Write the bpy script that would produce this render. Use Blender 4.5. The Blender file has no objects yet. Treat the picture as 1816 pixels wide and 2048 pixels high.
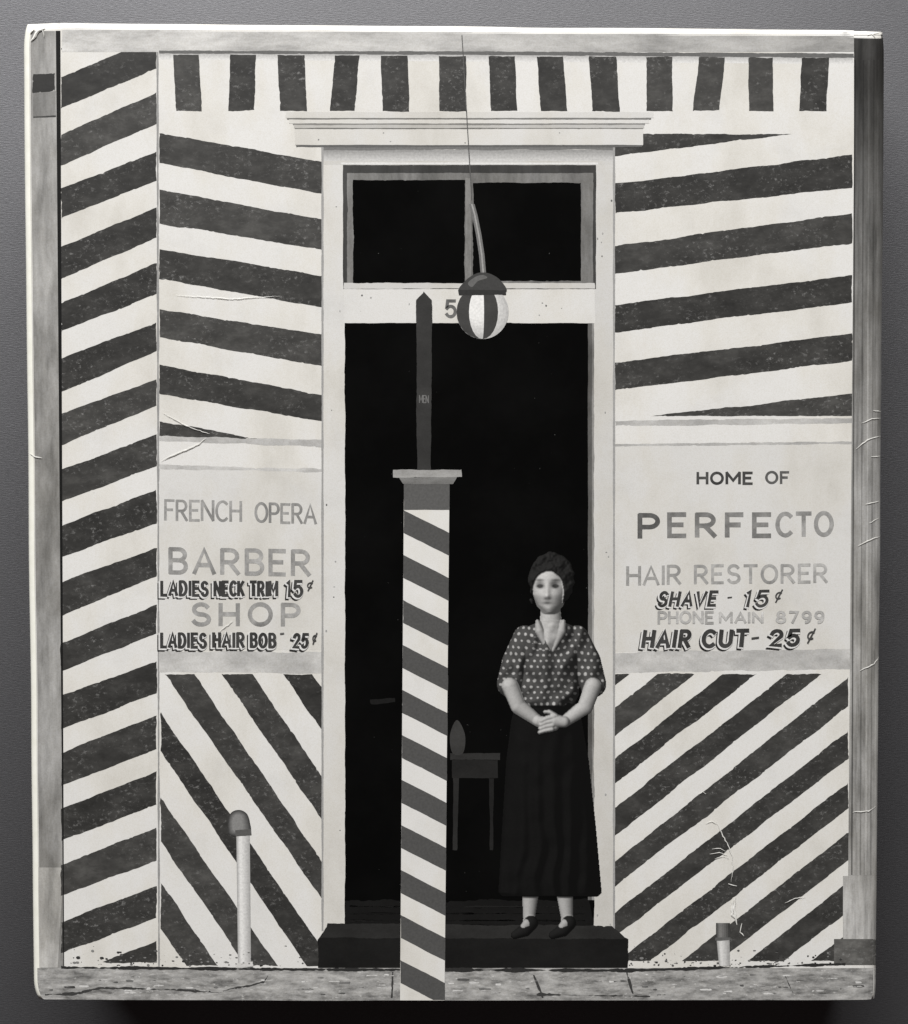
import bpy, math, random
import numpy as np
from mathutils import Vector, Matrix
from mathutils.geometry import tessellate_polygon
from mathutils.noise import noise as pnoise

random.seed(11)
scene = bpy.context.scene
COL = scene.collection

# ------------------------------------------------------------------ camera
W, H = 1816.0, 2048.0            # size of the photograph, used as drawing units for the print
TOP = 0.036                      # height of the book's front cover above the table (m)
SCALE = 0.147e-3                 # metres per drawing unit on the cover
DIST = 0.42                      # camera height above the cover
TILT = math.radians(1.2)
cam_data = bpy.data.cameras.new("camera")
cam = bpy.data.objects.new("camera", cam_data)
COL.objects.link(cam)
cam_data.sensor_fit = 'VERTICAL'
cam_data.sensor_height = 36.0
cam_data.lens = 36.0 * DIST / (H * SCALE)
cam_data.clip_start = 0.01
cam_data.clip_end = 50.0
cam.location = (0.0, DIST * math.tan(TILT), TOP + DIST)
cam.rotation_euler = (-TILT, 0.0, 0.0)
scene.camera = cam

# ------------------------------------------------------------------ light
world = bpy.data.worlds.new("World")
scene.world = world
world.use_nodes = True
bg = world.node_tree.nodes["Background"]
bg.inputs[0].default_value = (1.0, 0.78, 0.74, 1)
bg.inputs[1].default_value = 0.03


def area(name, loc, target, sx, sy, power, colour):
    d = bpy.data.lights.new(name, 'AREA')
    d.shape = 'RECTANGLE'
    d.size, d.size_y = sx, sy
    d.energy = power
    d.color = colour
    o = bpy.data.objects.new(name, d)
    COL.objects.link(o)
    o.location = loc
    o.rotation_euler = (Vector(target) - Vector(loc)).to_track_quat('-Z', 'Y').to_euler()
    return o


area("window_light", (-0.35, 2.0, 1.40), (0, 0, 0), 2.5, 0.75, 127.0, (1.0, 0.992, 0.985))

vs = scene.view_settings
vs.view_transform = 'Standard'
vs.look = 'None'
vs.exposure = 0.0
vs.gamma = 1.0
vs.use_curve_mapping = False

# ------------------------------------------------------------------ helpers
ROT = cam.rotation_euler.to_matrix()
CAMLOC = Vector(cam.location)
F = cam_data.lens / cam_data.sensor_height * H      # focal length in drawing units


def unproject(px, py, z):
    d = ROT @ Vector(((px - W / 2) / F, (H / 2 - py) / F, -1.0))
    t = (z - CAMLOC.z) / d.z
    return CAMLOC + d * t


def edge_left(y):
    x = 47 + (y - 100) * (21.0 / 1885) + 1.6 * pnoise(Vector((y * 0.004, 0, 3)))
    if y < 105:
        x += 13 * (1 - math.sqrt(max(0.0, 1 - ((105 - y) / 60.0) ** 2)))
    if y > 1955:
        x += 11 * ((y - 1955) / 45.0) ** 2.4
    return x


def edge_right(y):
    x = 1767 - max(0, y - 300) * (16.0 / 1700) + 1.3 * pnoise(Vector((y * 0.004, 5, 0)))
    if y < 110:
        x -= 3.5 * ((110 - y) / 50.0) ** 2
    if y > 1965:
        x -= 3 * ((y - 1965) / 35.0) ** 2
    return x


def edge_top(x):
    y = 46 + (x - 120) * (14.0 / 1590) + 1.4 * pnoise(Vector((x * 0.005, 9, 0)))
    if x < 120:
        y += 3.5 * ((120 - x) / 70.0)
    if x > 1690:
        y += 3.0 * ((x - 1690) / 75.0)
    return y


def edge_bottom(x):
    y = 1999 + 1.4 * pnoise(Vector((x * 0.004, 0, 7))) + 2.0 * math.sin(x / 1816.0 * math.pi)
    if x < 100:
        y -= 7 * ((100 - x) / 45.0) ** 2
    if x > 1730:
        y -= 4 * ((x - 1730) / 25.0) ** 2
    return y


R_LEFT, R_TOP, R_RIGHT = 12.0, 14.0, 26.0


def drop(d, r, k):
    if d >= r:
        return 0.0
    d = max(d, 0.0)
    return k * r * (1 - math.sqrt(max(0.0, 1 - ((r - d) / r) ** 2 * 0.97)))


def cover_z(px, py):
    z = drop(px - edge_left(py), R_LEFT, 0.9) + drop(py - edge_top(px), R_TOP, 1.0) \
        + drop(edge_right(py) - px, R_RIGHT, 0.55)
    return TOP - z * SCALE


def on_cover(px, py, lift=0.0):
    py = min(max(py, edge_top(px)), edge_bottom(px))
    px = min(max(px, edge_left(py)), edge_right(py))
    z = cover_z(px, py) + lift
    return unproject(px, py, z)


# ------------------------------------------------------------------ materials
MATS = {}
# printed tone of the two long bands: from the bottom to the top, and from left to right
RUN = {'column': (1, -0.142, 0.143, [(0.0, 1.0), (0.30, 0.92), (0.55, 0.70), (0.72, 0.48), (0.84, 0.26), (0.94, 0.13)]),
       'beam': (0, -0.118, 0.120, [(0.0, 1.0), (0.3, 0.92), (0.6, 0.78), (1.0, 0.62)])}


def nt(name):
    m = bpy.data.materials.new(name)
    m.use_nodes = True
    return m, m.node_tree.nodes, m.node_tree.links, m.node_tree.nodes["Principled BSDF"]


def tex_coord(N, L, stretch=(1, 1, 1), rot=0.0, offset=(0, 0, 0)):
    tc = N.new('ShaderNodeTexCoord')
    mp = N.new('ShaderNodeMapping')
    mp.inputs['Scale'].default_value = stretch
    mp.inputs['Rotation'].default_value = (0, 0, rot)
    mp.inputs['Location'].default_value = offset
    L.new(tc.outputs['Object'], mp.inputs['Vector'])
    return mp.outputs['Vector']


def noise(N, L, vec, scale, detail=4.0, rough=0.6):
    n = N.new('ShaderNodeTexNoise')
    n.inputs['Scale'].default_value = scale
    n.inputs['Detail'].default_value = detail
    n.inputs['Roughness'].default_value = rough
    L.new(vec, n.inputs['Vector'])
    return n.outputs['Fac']


def ramp(N, L, fac, stops):
    r = N.new('ShaderNodeValToRGB')
    els = r.color_ramp.elements
    while len(els) < len(stops):
        els.new(0.5)
    for e, (p, c) in zip(els, stops):
        e.position = p
        e.color = c if len(c) == 4 else (*c, 1)
    L.new(fac, r.inputs['Fac'])
    return r.outputs['Color']


def mixc(N, L, kind, fac, a, b):
    m = N.new('ShaderNodeMix')
    m.data_type = 'RGBA'
    m.blend_type = kind
    if isinstance(fac, float):
        m.inputs[0].default_value = fac
    else:
        L.new(fac, m.inputs[0])
    L.new(a, m.inputs[6])
    L.new(b, m.inputs[7])
    return m.outputs[2]


def g(t, warm=1.0):
    return (t, t * (1 - 0.012 * warm), t * (1 - 0.042 * warm))


def gloss(N, L, B, rough=0.42, bump=True):
    """laminated jacket: satin gloss with a faint waviness of the sheet"""
    B.inputs['Roughness'].default_value = rough
    B.inputs['Specular IOR Level'].default_value = 0.35
    if bump:
        v = tex_coord(N, L)
        f = noise(N, L, v, 38.0, 3.0, 0.5)
        f2 = noise(N, L, v, 900.0, 2.0, 0.5)
        ad = N.new('ShaderNodeMath')
        ad.operation = 'MULTIPLY_ADD'
        ad.inputs[1].default_value = 0.02
        L.new(f2, ad.inputs[0])
        L.new(f, ad.inputs[2])
        b = N.new('ShaderNodeBump')
        b.inputs['Strength'].default_value = 0.22
        b.inputs['Distance'].default_value = 0.0004
        L.new(ad.outputs[0], b.inputs['Height'])
        L.new(b.outputs['Normal'], B.inputs['Normal'])


def ink(tone, kind='flat'):
    key = (round(tone, 4), kind)
    if key in MATS:
        return MATS[key]
    m, N, L, B = nt("ink_" + kind)
    gloss(N, L, B, 0.36 if kind == 'black' else 0.42)
    if kind == 'stripe':
        v = tex_coord(N, L, (1.0, 1.7, 1.0), -0.25)
        a = ramp(N, L, noise(N, L, v, 110.0, 9.0, 0.72),
                 [(0.30, g(tone * 0.58, 2)), (0.50, g(tone, 2)), (0.72, g(tone * 1.8, 2))])
        v2 = tex_coord(N, L, (1.0, 1.35, 1.0), -0.3, (3, 1, 0))
        fleck = ramp(N, L, noise(N, L, v2, 700.0, 8.0, 0.8), [(0.55, (0, 0, 0)), (0.66, (1, 1, 1))])
        patch = ramp(N, L, noise(N, L, v2, 60.0, 4.0, 0.65), [(0.40, (0, 0, 0)), (0.60, (1, 1, 1))])
        fk = N.new('ShaderNodeMath')
        fk.operation = 'MULTIPLY'
        L.new(fleck, fk.inputs[0])
        L.new(patch, fk.inputs[1])
        c = N.new('ShaderNodeRGB')
        c.outputs[0].default_value = (*g(0.24), 1)
        L.new(mixc(N, L, 'MIX', fk.outputs[0], a, c.outputs[0]), B.inputs['Base Color'])
    elif kind == 'wall':
        v = tex_coord(N, L)
        a = ramp(N, L, noise(N, L, v, 55.0, 7.0, 0.65),
                 [(0.28, g(tone * 0.93)), (0.46, g(tone)), (0.75, g(tone * 1.03))])
        grain = ramp(N, L, noise(N, L, v, 3600.0, 2.0, 0.6), [(0.30, g(0.91)), (0.60, g(1.0, 0))])
        c = mixc(N, L, 'MULTIPLY', 1.0, a, grain)
        stain = ramp(N, L, noise(N, L, tex_coord(N, L, (1.6, 0.8, 1), 0, (5, 5, 1)), 26.0, 7.0, 0.62),
                     [(0.33, g(0.87, 1.5)), (0.46, g(0.97)), (0.56, g(1.0, 0))])
        c = mixc(N, L, 'MULTIPLY', 1.0, c, stain)
        spot = ramp(N, L, noise(N, L, tex_coord(N, L, (1, 1, 1), 0, (7, 2, 1)), 420.0, 4.0, 0.7),
                    [(0.73, (1, 1, 1)), (0.79, g(0.45))])
        L.new(mixc(N, L, 'MULTIPLY', 1.0, c, spot), B.inputs['Base Color'])
    elif kind in ('grey', 'column', 'beam', 'stone', 'wornletter', 'grime'):
        st = {'grey': (6.0, 1.0, 1), 'column': (9.0, 0.7, 1), 'beam': (1.0, 3.5, 1),
              'stone': (1.0, 3.2, 1), 'wornletter': (1.2, 1, 1), 'grime': (1, 1.6, 1)}[kind]
        sc = {'grey': 40.0, 'column': 40.0, 'beam': 60.0, 'stone': 150.0, 'wornletter': 160.0, 'grime': 60.0}[kind]
        lo, hi = {'grey': (0.62, 1.35), 'column': (0.50, 1.40), 'beam': (0.66, 1.25),
                  'stone': (0.35, 1.6), 'wornletter': (0.62, 1.5), 'grime': (0.72, 1.3)}[kind]
        v = tex_coord(N, L, st)
        a = ramp(N, L, noise(N, L, v, sc, 9.0, 0.68),
                 [(0.32, g(tone * lo)), (0.5, g(tone)), (0.68, g(tone * hi))])
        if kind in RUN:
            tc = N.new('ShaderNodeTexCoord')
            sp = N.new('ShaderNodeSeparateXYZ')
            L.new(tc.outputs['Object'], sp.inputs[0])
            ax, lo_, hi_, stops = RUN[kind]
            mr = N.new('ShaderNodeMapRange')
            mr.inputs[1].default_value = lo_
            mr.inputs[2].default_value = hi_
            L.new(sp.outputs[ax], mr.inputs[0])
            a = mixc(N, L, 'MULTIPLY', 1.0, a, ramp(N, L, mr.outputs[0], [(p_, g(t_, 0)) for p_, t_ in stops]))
        if kind in ('column', 'grey'):
            blot = ramp(N, L, noise(N, L, tex_coord(N, L, (2.0, 1.0, 1), 0, (4, 4, 0)), 22.0, 5.0, 0.65),
                        [(0.36, g(0.60)), (0.58, g(1.0, 0))])
            a = mixc(N, L, 'MULTIPLY', 1.0, a, blot)
        if kind == 'stone':
            chip = ramp(N, L, noise(N, L, tex_coord(N, L, (1, 2.4, 1)), 520.0, 5.0, 0.7),
                        [(0.60, (0, 0, 0)), (0.70, (1, 1, 1))])
            c = N.new('ShaderNodeRGB')
            c.outputs[0].default_value = (*g(0.62), 1)
            a = mixc(N, L, 'MIX', chip, a, c.outputs[0])
        grain = ramp(N, L, noise(N, L, tex_coord(N, L), 2400.0, 2.0, 0.6), [(0.30, g(0.87)), (0.62, g(1.0, 0))])
        L.new(mixc(N, L, 'MULTIPLY', 1.0, a, grain), B.inputs['Base Color'])
    elif kind == 'black':
        v = tex_coord(N, L)
        a = ramp(N, L, noise(N, L, v, 35.0, 5.0, 0.6), [(0.4, g(tone * 0.8)), (0.7, g(tone * 1.3))])
        speck = ramp(N, L, noise(N, L, v, 760.0, 2.0, 0.6), [(0.77, (0, 0, 0)), (0.82, (1, 1, 1))])
        c = N.new('ShaderNodeRGB')
        c.outputs[0].default_value = (*g(0.09), 1)
        L.new(mixc(N, L, 'MIX', speck, a, c.outputs[0]), B.inputs['Base Color'])
        B.inputs['Specular IOR Level'].default_value = 0.02
    else:
        v = tex_coord(N, L)
        a = ramp(N, L, noise(N, L, v, 1500.0, 3.0, 0.6), [(0.3, g(tone * 0.86)), (0.65, g(tone * 1.08))])
        L.new(a, B.inputs['Base Color'])
        if tone < 0.03:
            B.inputs['Specular IOR Level'].default_value = 0.15
    MATS[key] = m
    return m


# ------------------------------------------------------------------ print shapes
LAYER = [1]
LIFT = 1.6e-6


class Print:
    """collects flat shapes printed on the cover and links them as one mesh"""

    def __init__(self):
        self.v, self.f, self.mi, self.mats = [], [], [], []

    def slot(self, m):
        if m not in self.mats:
            self.mats.append(m)
        return self.mats.index(m)

    def next_layer(self):
        LAYER[0] += 1

    def poly(self, pts, m, same=False):
        if not same:
            LAYER[0] += 1
        lift = LAYER[0] * LIFT
        k = self.slot(m)
        b = len(self.v)
        self.v += [on_cover(x, y, lift) for x, y in pts]
        for t in tessellate_polygon([[Vector((x, y, 0)) for x, y in pts]]):
            (x0, y0), (x1, y1), (x2, y2) = (pts[i] for i in t)
            area2 = (x1 - x0) * (y2 - y0) - (x2 - x0) * (y1 - y0)
            if abs(area2) < 1e-6:
                continue
            t = tuple(t) if area2 < 0 else tuple(reversed(t))
            self.f.append(tuple(b + i for i in t))
            self.mi.append(k)

    def rect(self, x0, y0, x1, y1, m, wob=0.0):
        self.poly(wobble([(x0, y0), (x1, y0), (x1, y1), (x0, y1)], wob) if wob else
                  [(x0, y0), (x1, y0), (x1, y1), (x0, y1)], m)

    def grid(self, x0, y0, x1, y1, m, step=4.0, xl=None, xr=None):
        """gridded rectangle, for shapes that reach the rounded edges of the cover"""
        LAYER[0] += 1
        lift = LAYER[0] * LIFT
        k = self.slot(m)
        nx = max(1, int(math.ceil((x1 - x0) / step)))
        ny = max(1, int(math.ceil((y1 - y0) / (step if y0 < 70 and (y1 - y0) < 120 else 8.0))))
        b = len(self.v)
        for j in range(ny + 1):
            y = y0 + (y1 - y0) * j / ny
            a0 = xl(y) if xl else x0
            a1 = xr(y) if xr else x1
            for i in range(nx + 1):
                self.v.append(on_cover(a0 + (a1 - a0) * i / nx, y, lift))
        for j in range(ny):
            for i in range(nx):
                p = b + j * (nx + 1) + i
                self.f.append((p, p + nx + 1, p + nx + 2, p + 1))
                self.mi.append(k)

    def raw(self, pts, tris, m, lift):
        k = self.slot(m)
        b = len(self.v)
        self.v += [on_cover(x, y, lift) for x, y in pts]
        for t in tris:
            self.f.append(tuple(b + i for i in t))
            self.mi.append(k)

    def build(self, name, parent, label=None):
        me = bpy.data.meshes.new(name)
        me.from_pydata([tuple(p) for p in self.v], [], self.f)
        for m in self.mats:
            me.materials.append(m)
        me.polygons.foreach_set('material_index', self.mi)
        me.update()
        o = bpy.data.objects.new(name, me)
        COL.objects.link(o)
        o.parent = parent
        if label:
            o['label'] = label
        return o


def wobble(pts, amp=1.1, step=4.0):
    """hand-brushed outline: subdivides the edges and roughens them"""
    out = []
    s = random.uniform(0, 500)
    n = len(pts)
    for i in range(n):
        (x0, y0), (x1, y1) = pts[i], pts[(i + 1) % n]
        ln = math.hypot(x1 - x0, y1 - y0)
        if ln < 1e-6:
            continue
        k = max(1, int(ln / step))
        nx, ny = -(y1 - y0) / ln, (x1 - x0) / ln
        for j in range(k):
            t = j / k
            x, y = x0 + (x1 - x0) * t, y0 + (y1 - y0) * t
            q = pnoise(Vector((x * 0.018 + s, y * 0.018, 0))) * 2.4 + pnoise(Vector((x * 0.09 + s, y * 0.09, 4))) * 1.0 \
                + max(0.0, pnoise(Vector((x * 0.3 + s, y * 0.3, 8))) - 0.25) * 3.0
            out.append((x + nx * q * amp, y + ny * q * amp))
    return out


def clip(pts, x0, y0, x1, y1):
    def cut(ps, inside, cross):
        r = []
        for i in range(len(ps)):
            a, b = ps[i - 1], ps[i]
            ia, ib = inside(a), inside(b)
            if ib:
                if not ia:
                    r.append(cross(a, b))
                r.append(b)
            elif ia:
                r.append(cross(a, b))
        return r

    def atx(X):
        return lambda a, b: (X, a[1] + (b[1] - a[1]) * (X - a[0]) / (b[0] - a[0]))

    def aty(Y):
        return lambda a, b: (a[0] + (b[0] - a[0]) * (Y - a[1]) / (b[1] - a[1]), Y)

    ps = cut(pts, lambda p: p[0] >= x0, atx(x0))
    ps = ps and cut(ps, lambda p: p[0] <= x1, atx(x1))
    ps = ps and cut(ps, lambda p: p[1] >= y0, aty(y0))
    ps = ps and cut(ps, lambda p: p[1] <= y1, aty(y1))
    return ps


def stripes(pr, x0, y0, x1, y1, slope, thick, period, phase, m, amp=1.1):
    """regular slanting bands y = c + slope*(x-x0), cut to a panel"""
    LAYER[0] += 1
    c = y0 - abs(slope) * (x1 - x0) - period + phase
    while c < y1 + abs(slope) * (x1 - x0) + period:
        e = [random.uniform(-1, 1) * thick * 0.085 for _ in range(4)]
        q = [(x0 - 5, c - slope * 5 + e[0]), (x1 + 5, c + slope * (x1 - x0 + 5) + e[1]),
             (x1 + 5, c + thick + slope * (x1 - x0 + 5) + e[2]), (x0 - 5, c + thick - slope * 5 + e[3])]
        p = clip(q, x0, y0, x1, y1)
        if p and len(p) > 2:
            pr.poly(wobble(p, amp) if amp else p, random.choice(m) if isinstance(m, list) else m, True)
        c += period


def smooth(pts, n=6):
    out = []
    k = len(pts)
    for i in range(k):
        p0, p1, p2, p3 = pts[i - 1], pts[i], pts[(i + 1) % k], pts[(i + 2) % k]
        for j in range(n):
            t = j / n
            out.append(tuple(0.5 * (2 * p1[a] + (p2[a] - p0[a]) * t + (2 * p0[a] - 5 * p1[a] + 4 * p2[a] - p3[a]) * t * t
                                    + (3 * p1[a] - p0[a] - 3 * p2[a] + p3[a]) * t ** 3) for a in (0, 1)))
    return out


def blend(pr, pa, pb, ta, tb, n=6, kind='flat'):
    """nested outlines from pa to pb whose printed tone runs from ta to tb"""
    for i in range(n):
        t = i / max(1, n - 1)
        pts = [(a[0] + (b[0] - a[0]) * t, a[1] + (b[1] - a[1]) * t) for a, b in zip(pa, pb)]
        pr.poly(smooth(pts), ink(ta + (tb - ta) * t, kind))


def ell(cx, cy, rx, ry, n=28, a0=0.0):
    return [(cx + rx * math.cos(a0 + 2 * math.pi * i / n), cy + ry * math.sin(a0 + 2 * math.pi * i / n)) for i in range(n)]


def arc(cx, cy, rx, ry, a0, a1, n=12):
    return [(cx + rx * math.cos(math.radians(a0 + (a1 - a0) * i / n)), cy + ry * math.sin(math.radians(a0 + (a1 - a0) * i / n)))
            for i in range(n + 1)]


# sign painter's letters as brush strokes: width, then strokes in a box 1 high (y runs down)
GLYPH = {
    'A': (.78, [[(0, 1), (.39, 0), (.78, 1)], [(.15, .66), (.63, .66)]]),
    'B': (.62, [[(0, 0), (0, 1)], [(0, 0), (.30, 0)] + arc(.33, .235, .25, .235, -90, 90) + [(0, .47)],
                [(.0, .47), (.30, .47)] + arc(.34, .735, .28, .265, -90, 90) + [(0, 1)]]),
    'C': (.70, [arc(.40, .5, .40, .5, -48, -312, 20)]),
    'D': (.68, [[(0, 0), (0, 1)], [(0, 1), (.22, 1)] + arc(.26, .5, .42, .5, 90, -90, 16) + [(0, 0)]]),
    'E': (.56, [[(.56, 0), (0, 0), (0, 1), (.56, 1)], [(0, .48), (.46, .48)]]),
    'F': (.54, [[(.54, 0), (0, 0), (0, 1)], [(0, .48), (.44, .48)]]),
    'H': (.66, [[(0, 0), (0, 1)], [(.66, 0), (.66, 1)], [(0, .48), (.66, .48)]]),
    'I': (.04, [[(.02, 0), (.02, 1)]]),
    'K': (.64, [[(0, 0), (0, 1)], [(.60, 0), (0, .62)], [(.22, .42), (.64, 1)]]),
    'L': (.52, [[(0, 0), (0, 1), (.52, 1)]]),
    'M': (.90, [[(0, 1), (0, 0)], [(0, 0), (.45, .72), (.90, 0)], [(.90, 0), (.90, 1)]]),
    'N': (.72, [[(0, 1), (0, 0)], [(0, 0), (.72, 1)], [(.72, 1), (.72, 0)]]),
    'O': (.80, [arc(.40, .5, .40, .5, -90, 270, 26)]),
    'P': (.60, [[(0, 1), (0, 0)], [(0, 0), (.30, 0)] + arc(.32, .27, .28, .27, -90, 90) + [(0, .54)]]),
    'R': (.64, [[(0, 1), (0, 0)], [(0, 0), (.30, 0)] + arc(.32, .26, .28, .26, -90, 90) + [(0, .52)], [(.28, .52), (.64, 1)]]),
    'S': (.60, [arc(.30, .26, .27, .26, -28, -180, 10) + arc(.30, .26, .27, .24, 180, 90, 5)[1:]
                + arc(.30, .74, .30, .24, -90, 0, 6)[1:] + arc(.30, .74, .30, .26, 0, 158, 12)[1:]]),
    'T': (.66, [[(0, 0), (.66, 0)], [(.33, 0), (.33, 1)]]),
    'U': (.66, [[(0, 0), (0, .66)] + arc(.33, .66, .33, .34, 180, 0, 12)[1:] + [(.66, 0)]]),
    'V': (.74, [[(0, 0), (.37, 1), (.74, 0)]]),
    '1': (.16, [[(0, .12), (.12, 0), (.12, 1)]]),
    '2': (.62, [arc(.30, .29, .29, .29, -170, 20, 12) + [(.06, .98), (.62, 1)]]),
    '5': (.60, [[(.56, 0), (.10, 0), (.04, .44)] + arc(.29, .67, .30, .33, -140, 150, 16)]),
    '7': (.58, [[(0, 0), (.58, 0), (.20, 1)]]),
    '8': (.60, [arc(.30, .25, .24, .25, 90, 450, 18), arc(.30, .75, .30, .25, -90, 270, 18)]),
    '9': (.58, [arc(.29, .31, .28, .31, 0, 360, 18), arc(.25, .42, .32, .58, -5, 95, 10)]),
    '¢': (.44, [arc(.24, .42, .20, .22, -50, -310, 14), [(.38, .02), (.14, .88)]]),
    '-': (.30, [[(0, .52), (.30, .48)]]),
    ' ': (.30, []),
}


def brush(pr, pts, width, m, lift):
    n = len(pts)
    closed = math.hypot(pts[0][0] - pts[-1][0], pts[0][1] - pts[-1][1]) < 0.5 and n > 3
    out = []
    for i in range(n):
        if closed:
            a, b = (pts[i - 1] if i else pts[-2]), (pts[i + 1] if i < n - 1 else pts[1])
        else:
            a, b = pts[max(0, i - 1)], pts[min(n - 1, i + 1)]
        p = pts[i]
        d1 = Vector((p[0] - a[0], p[1] - a[1])) if p != a else Vector((b[0] - p[0], b[1] - p[1]))
        d2 = Vector((b[0] - p[0], b[1] - p[1])) if p != b else d1
        if d1.length < 1e-6 or d2.length < 1e-6:
            d1 = d2 = Vector((b[0] - a[0], b[1] - a[1]))
        d1, d2 = d1.normalized(), d2.normalized()
        nn = Vector((-d1.y - d2.y, d1.x + d2.x))
        nn = nn.normalized() if nn.length > 0.2 else Vector((-d1.y, d1.x))
        k = min(1.45, 1.0 / max(0.3, nn.dot(Vector((-d1.y, d1.x)))))
        w = width * 0.5 * k * (1 + 0.12 * pnoise(Vector((p[0] * 0.15, p[1] * 0.15, 2))))
        ex = Vector((0, 0))
        if not closed and i in (0, n - 1):
            ex = (-d2 if i == 0 else d1) * width * 0.32
        out += [(p[0] + nn.x * w + ex.x, p[1] + nn.y * w + ex.y), (p[0] - nn.x * w + ex.x, p[1] - nn.y * w + ex.y)]
    tris = []
    for i in range(n - 1):
        q = [2 * i, 2 * i + 1, 2 * i + 3, 2 * i + 2]
        ar = sum(out[q[k - 1]][0] * out[q[k]][1] - out[q[k]][0] * out[q[k - 1]][1] for k in range(4))
        tris.append(q if ar < 0 else q[::-1])
    pr.raw(out, tris, m, lift)


def lettering(pr, text, x0, y0, x1, y1, m, weight=6.0, shear=0.0, rise=0.0, dx=0.0, dy=0.0, gap=0.24):
    """painted writing fitted to a box on the cover"""
    LAYER[0] += 1
    lift = LAYER[0] * LIFT
    tot = sum(GLYPH[c][0] for c in text) + gap * (len(text) - 1)
    h = weight * 0.5
    sy = (y1 - y0) - weight
    sx = ((x1 - x0) - weight - shear * sy) / max(tot, 0.05)
    pen = 0.0
    for c in text:
        w, strokes = GLYPH[c]
        jx, jy = random.uniform(-.4, .4), random.uniform(-.5, .5)
        for st in strokes:
            lift += 0.3 * LIFT
            pts = []
            for (u, v) in st:
                X = x0 + h + (pen + u) * sx + shear * (1 - v) * sy + dx + jx
                pts.append((X, y0 + h + v * sy + rise * (X - x0) / (x1 - x0) + dy + jy))
            brush(pr, pts, weight, m, lift)
        pen += w + gap
    LAYER[0] += 1 + int(sum(len(GLYPH[c][1]) for c in text) * 0.3)


def fancy(pr, text, x0, y0, x1, y1, shear, rise=0.0, weight=6.2, tone=0.05, gap=0.40):
    st = random.getstate()
    for wt, t, k, o_ in ((weight + 1.0, 0.025, 'flat', 5.0), (weight + 3.2, 0.70, 'flat', 1.6), (weight, tone, 'wornletter', 0.0)):
        random.setstate(st)
        e = (wt - weight) / 2
        lettering(pr, text, x0 - e, y0 - e, x1 + e, y1 + e, ink(t, k), wt, shear, rise, -o_, o_, gap)


# ------------------------------------------------------------------ the table
m, N, L, B = nt("grey_table_laminate")
v = tex_coord(N, L, (1.0, 5.0, 1.0))
fine = noise(N, L, v, 650.0, 6.0, 0.7)
v2 = tex_coord(N, L)
base = ramp(N, L, fine, [(0.30, (0.150, 0.150, 0.158)), (0.70, (0.205, 0.205, 0.214))])
big = ramp(N, L, noise(N, L, v2, 14.0, 5.0, 0.55), [(0.3, (0.90, 0.90, 0.90)), (0.7, (1, 1, 1))])
L.new(mixc(N, L, 'MULTIPLY', 1.0, base, big), B.inputs['Base Color'])
B.inputs['Metallic'].default_value = 0.9
B.inputs['Roughness'].default_value = 0.56
bm_ = N.new('ShaderNodeBump')
bm_.inputs['Strength'].default_value = 0.35
bm_.inputs['Distance'].default_value = 0.0003
L.new(fine, bm_.inputs['Height'])
L.new(bm_.outputs['Normal'], B.inputs['Normal'])
me = bpy.data.meshes.new("table_surface")
me.from_pydata([(-1.2, -1.0, 0), (1.2, -1.0, 0), (1.2, 1.0, 0), (-1.2, 1.0, 0)], [], [(0, 1, 2, 3)])
me.materials.append(m)
table = bpy.data.objects.new("table_surface", me)
COL.objects.link(table)
table['kind'] = 'structure'
table['label'] = "matt dark grey table surface under the book"

# ------------------------------------------------------------------ the book
book = bpy.data.objects.new("hardcover_book", None)
COL.objects.link(book)
book.location = (0, 0, 0)
book['label'] = "thick worn hardcover book in a black and white striped dust jacket on a grey table"
book['category'] = "book"

m_paper, N, L, B = nt("jacket_white_paper")
v = tex_coord(N, L)
L.new(ramp(N, L, noise(N, L, v, 300.0, 6.0, 0.7), [(0.3, (0.80, 0.79, 0.70)), (0.7, (0.90, 0.89, 0.82))]), B.inputs['Base Color'])
gloss(N, L, B, 0.4)

m_back, N, L, B = nt("jacket_spine_ink")
v = tex_coord(N, L, (1, 1, 1))
L.new(ramp(N, L, noise(N, L, v, 80.0, 6.0, 0.7), [(0.3, (0.02, 0.02, 0.02)), (0.7, (0.05, 0.048, 0.045))]), B.inputs['Base Color'])
gloss(N, L, B, 0.4)

m_board, N, L, B = nt("black_board_cloth")
v = tex_coord(N, L)
L.new(ramp(N, L, noise(N, L, v, 1200.0, 3.0, 0.6), [(0.3, (0.012, 0.008, 0.008)), (0.7, (0.025, 0.016, 0.016))]), B.inputs['Base Color'])
B.inputs['Roughness'].default_value = 0.75

m_pages, N, L, B = nt("page_edges")
v = tex_coord(N, L, (1, 1, 60))
L.new(ramp(N, L, noise(N, L, v, 55.0, 3.0, 0.6), [(0.3, (0.50, 0.47, 0.40)), (0.7, (0.74, 0.71, 0.63))]), B.inputs['Base Color'])
B.inputs['Roughness'].default_value = 0.85


def slab(name, x0, x1, y0, y1, z0, z1, mat, bev, parent):
    import bmesh
    bm = bmesh.new()
    bmesh.ops.create_cube(bm, size=1.0)
    for q in bm.verts:
        q.co = Vector(((x0 + x1) / 2 + q.co.x * (x1 - x0), (y0 + y1) / 2 + q.co.y * (y1 - y0),
                       (z0 + z1) / 2 + q.co.z * (z1 - z0)))
    bmesh.ops.bevel(bm, geom=bm.edges[:], offset=bev, segments=2, affect='EDGES')
    me = bpy.data.meshes.new(name)
    bm.to_mesh(me)
    bm.free()
    me.materials.append(mat)
    o = bpy.data.objects.new(name, me)
    COL.objects.link(o)
    o.parent = parent
    return o


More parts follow.
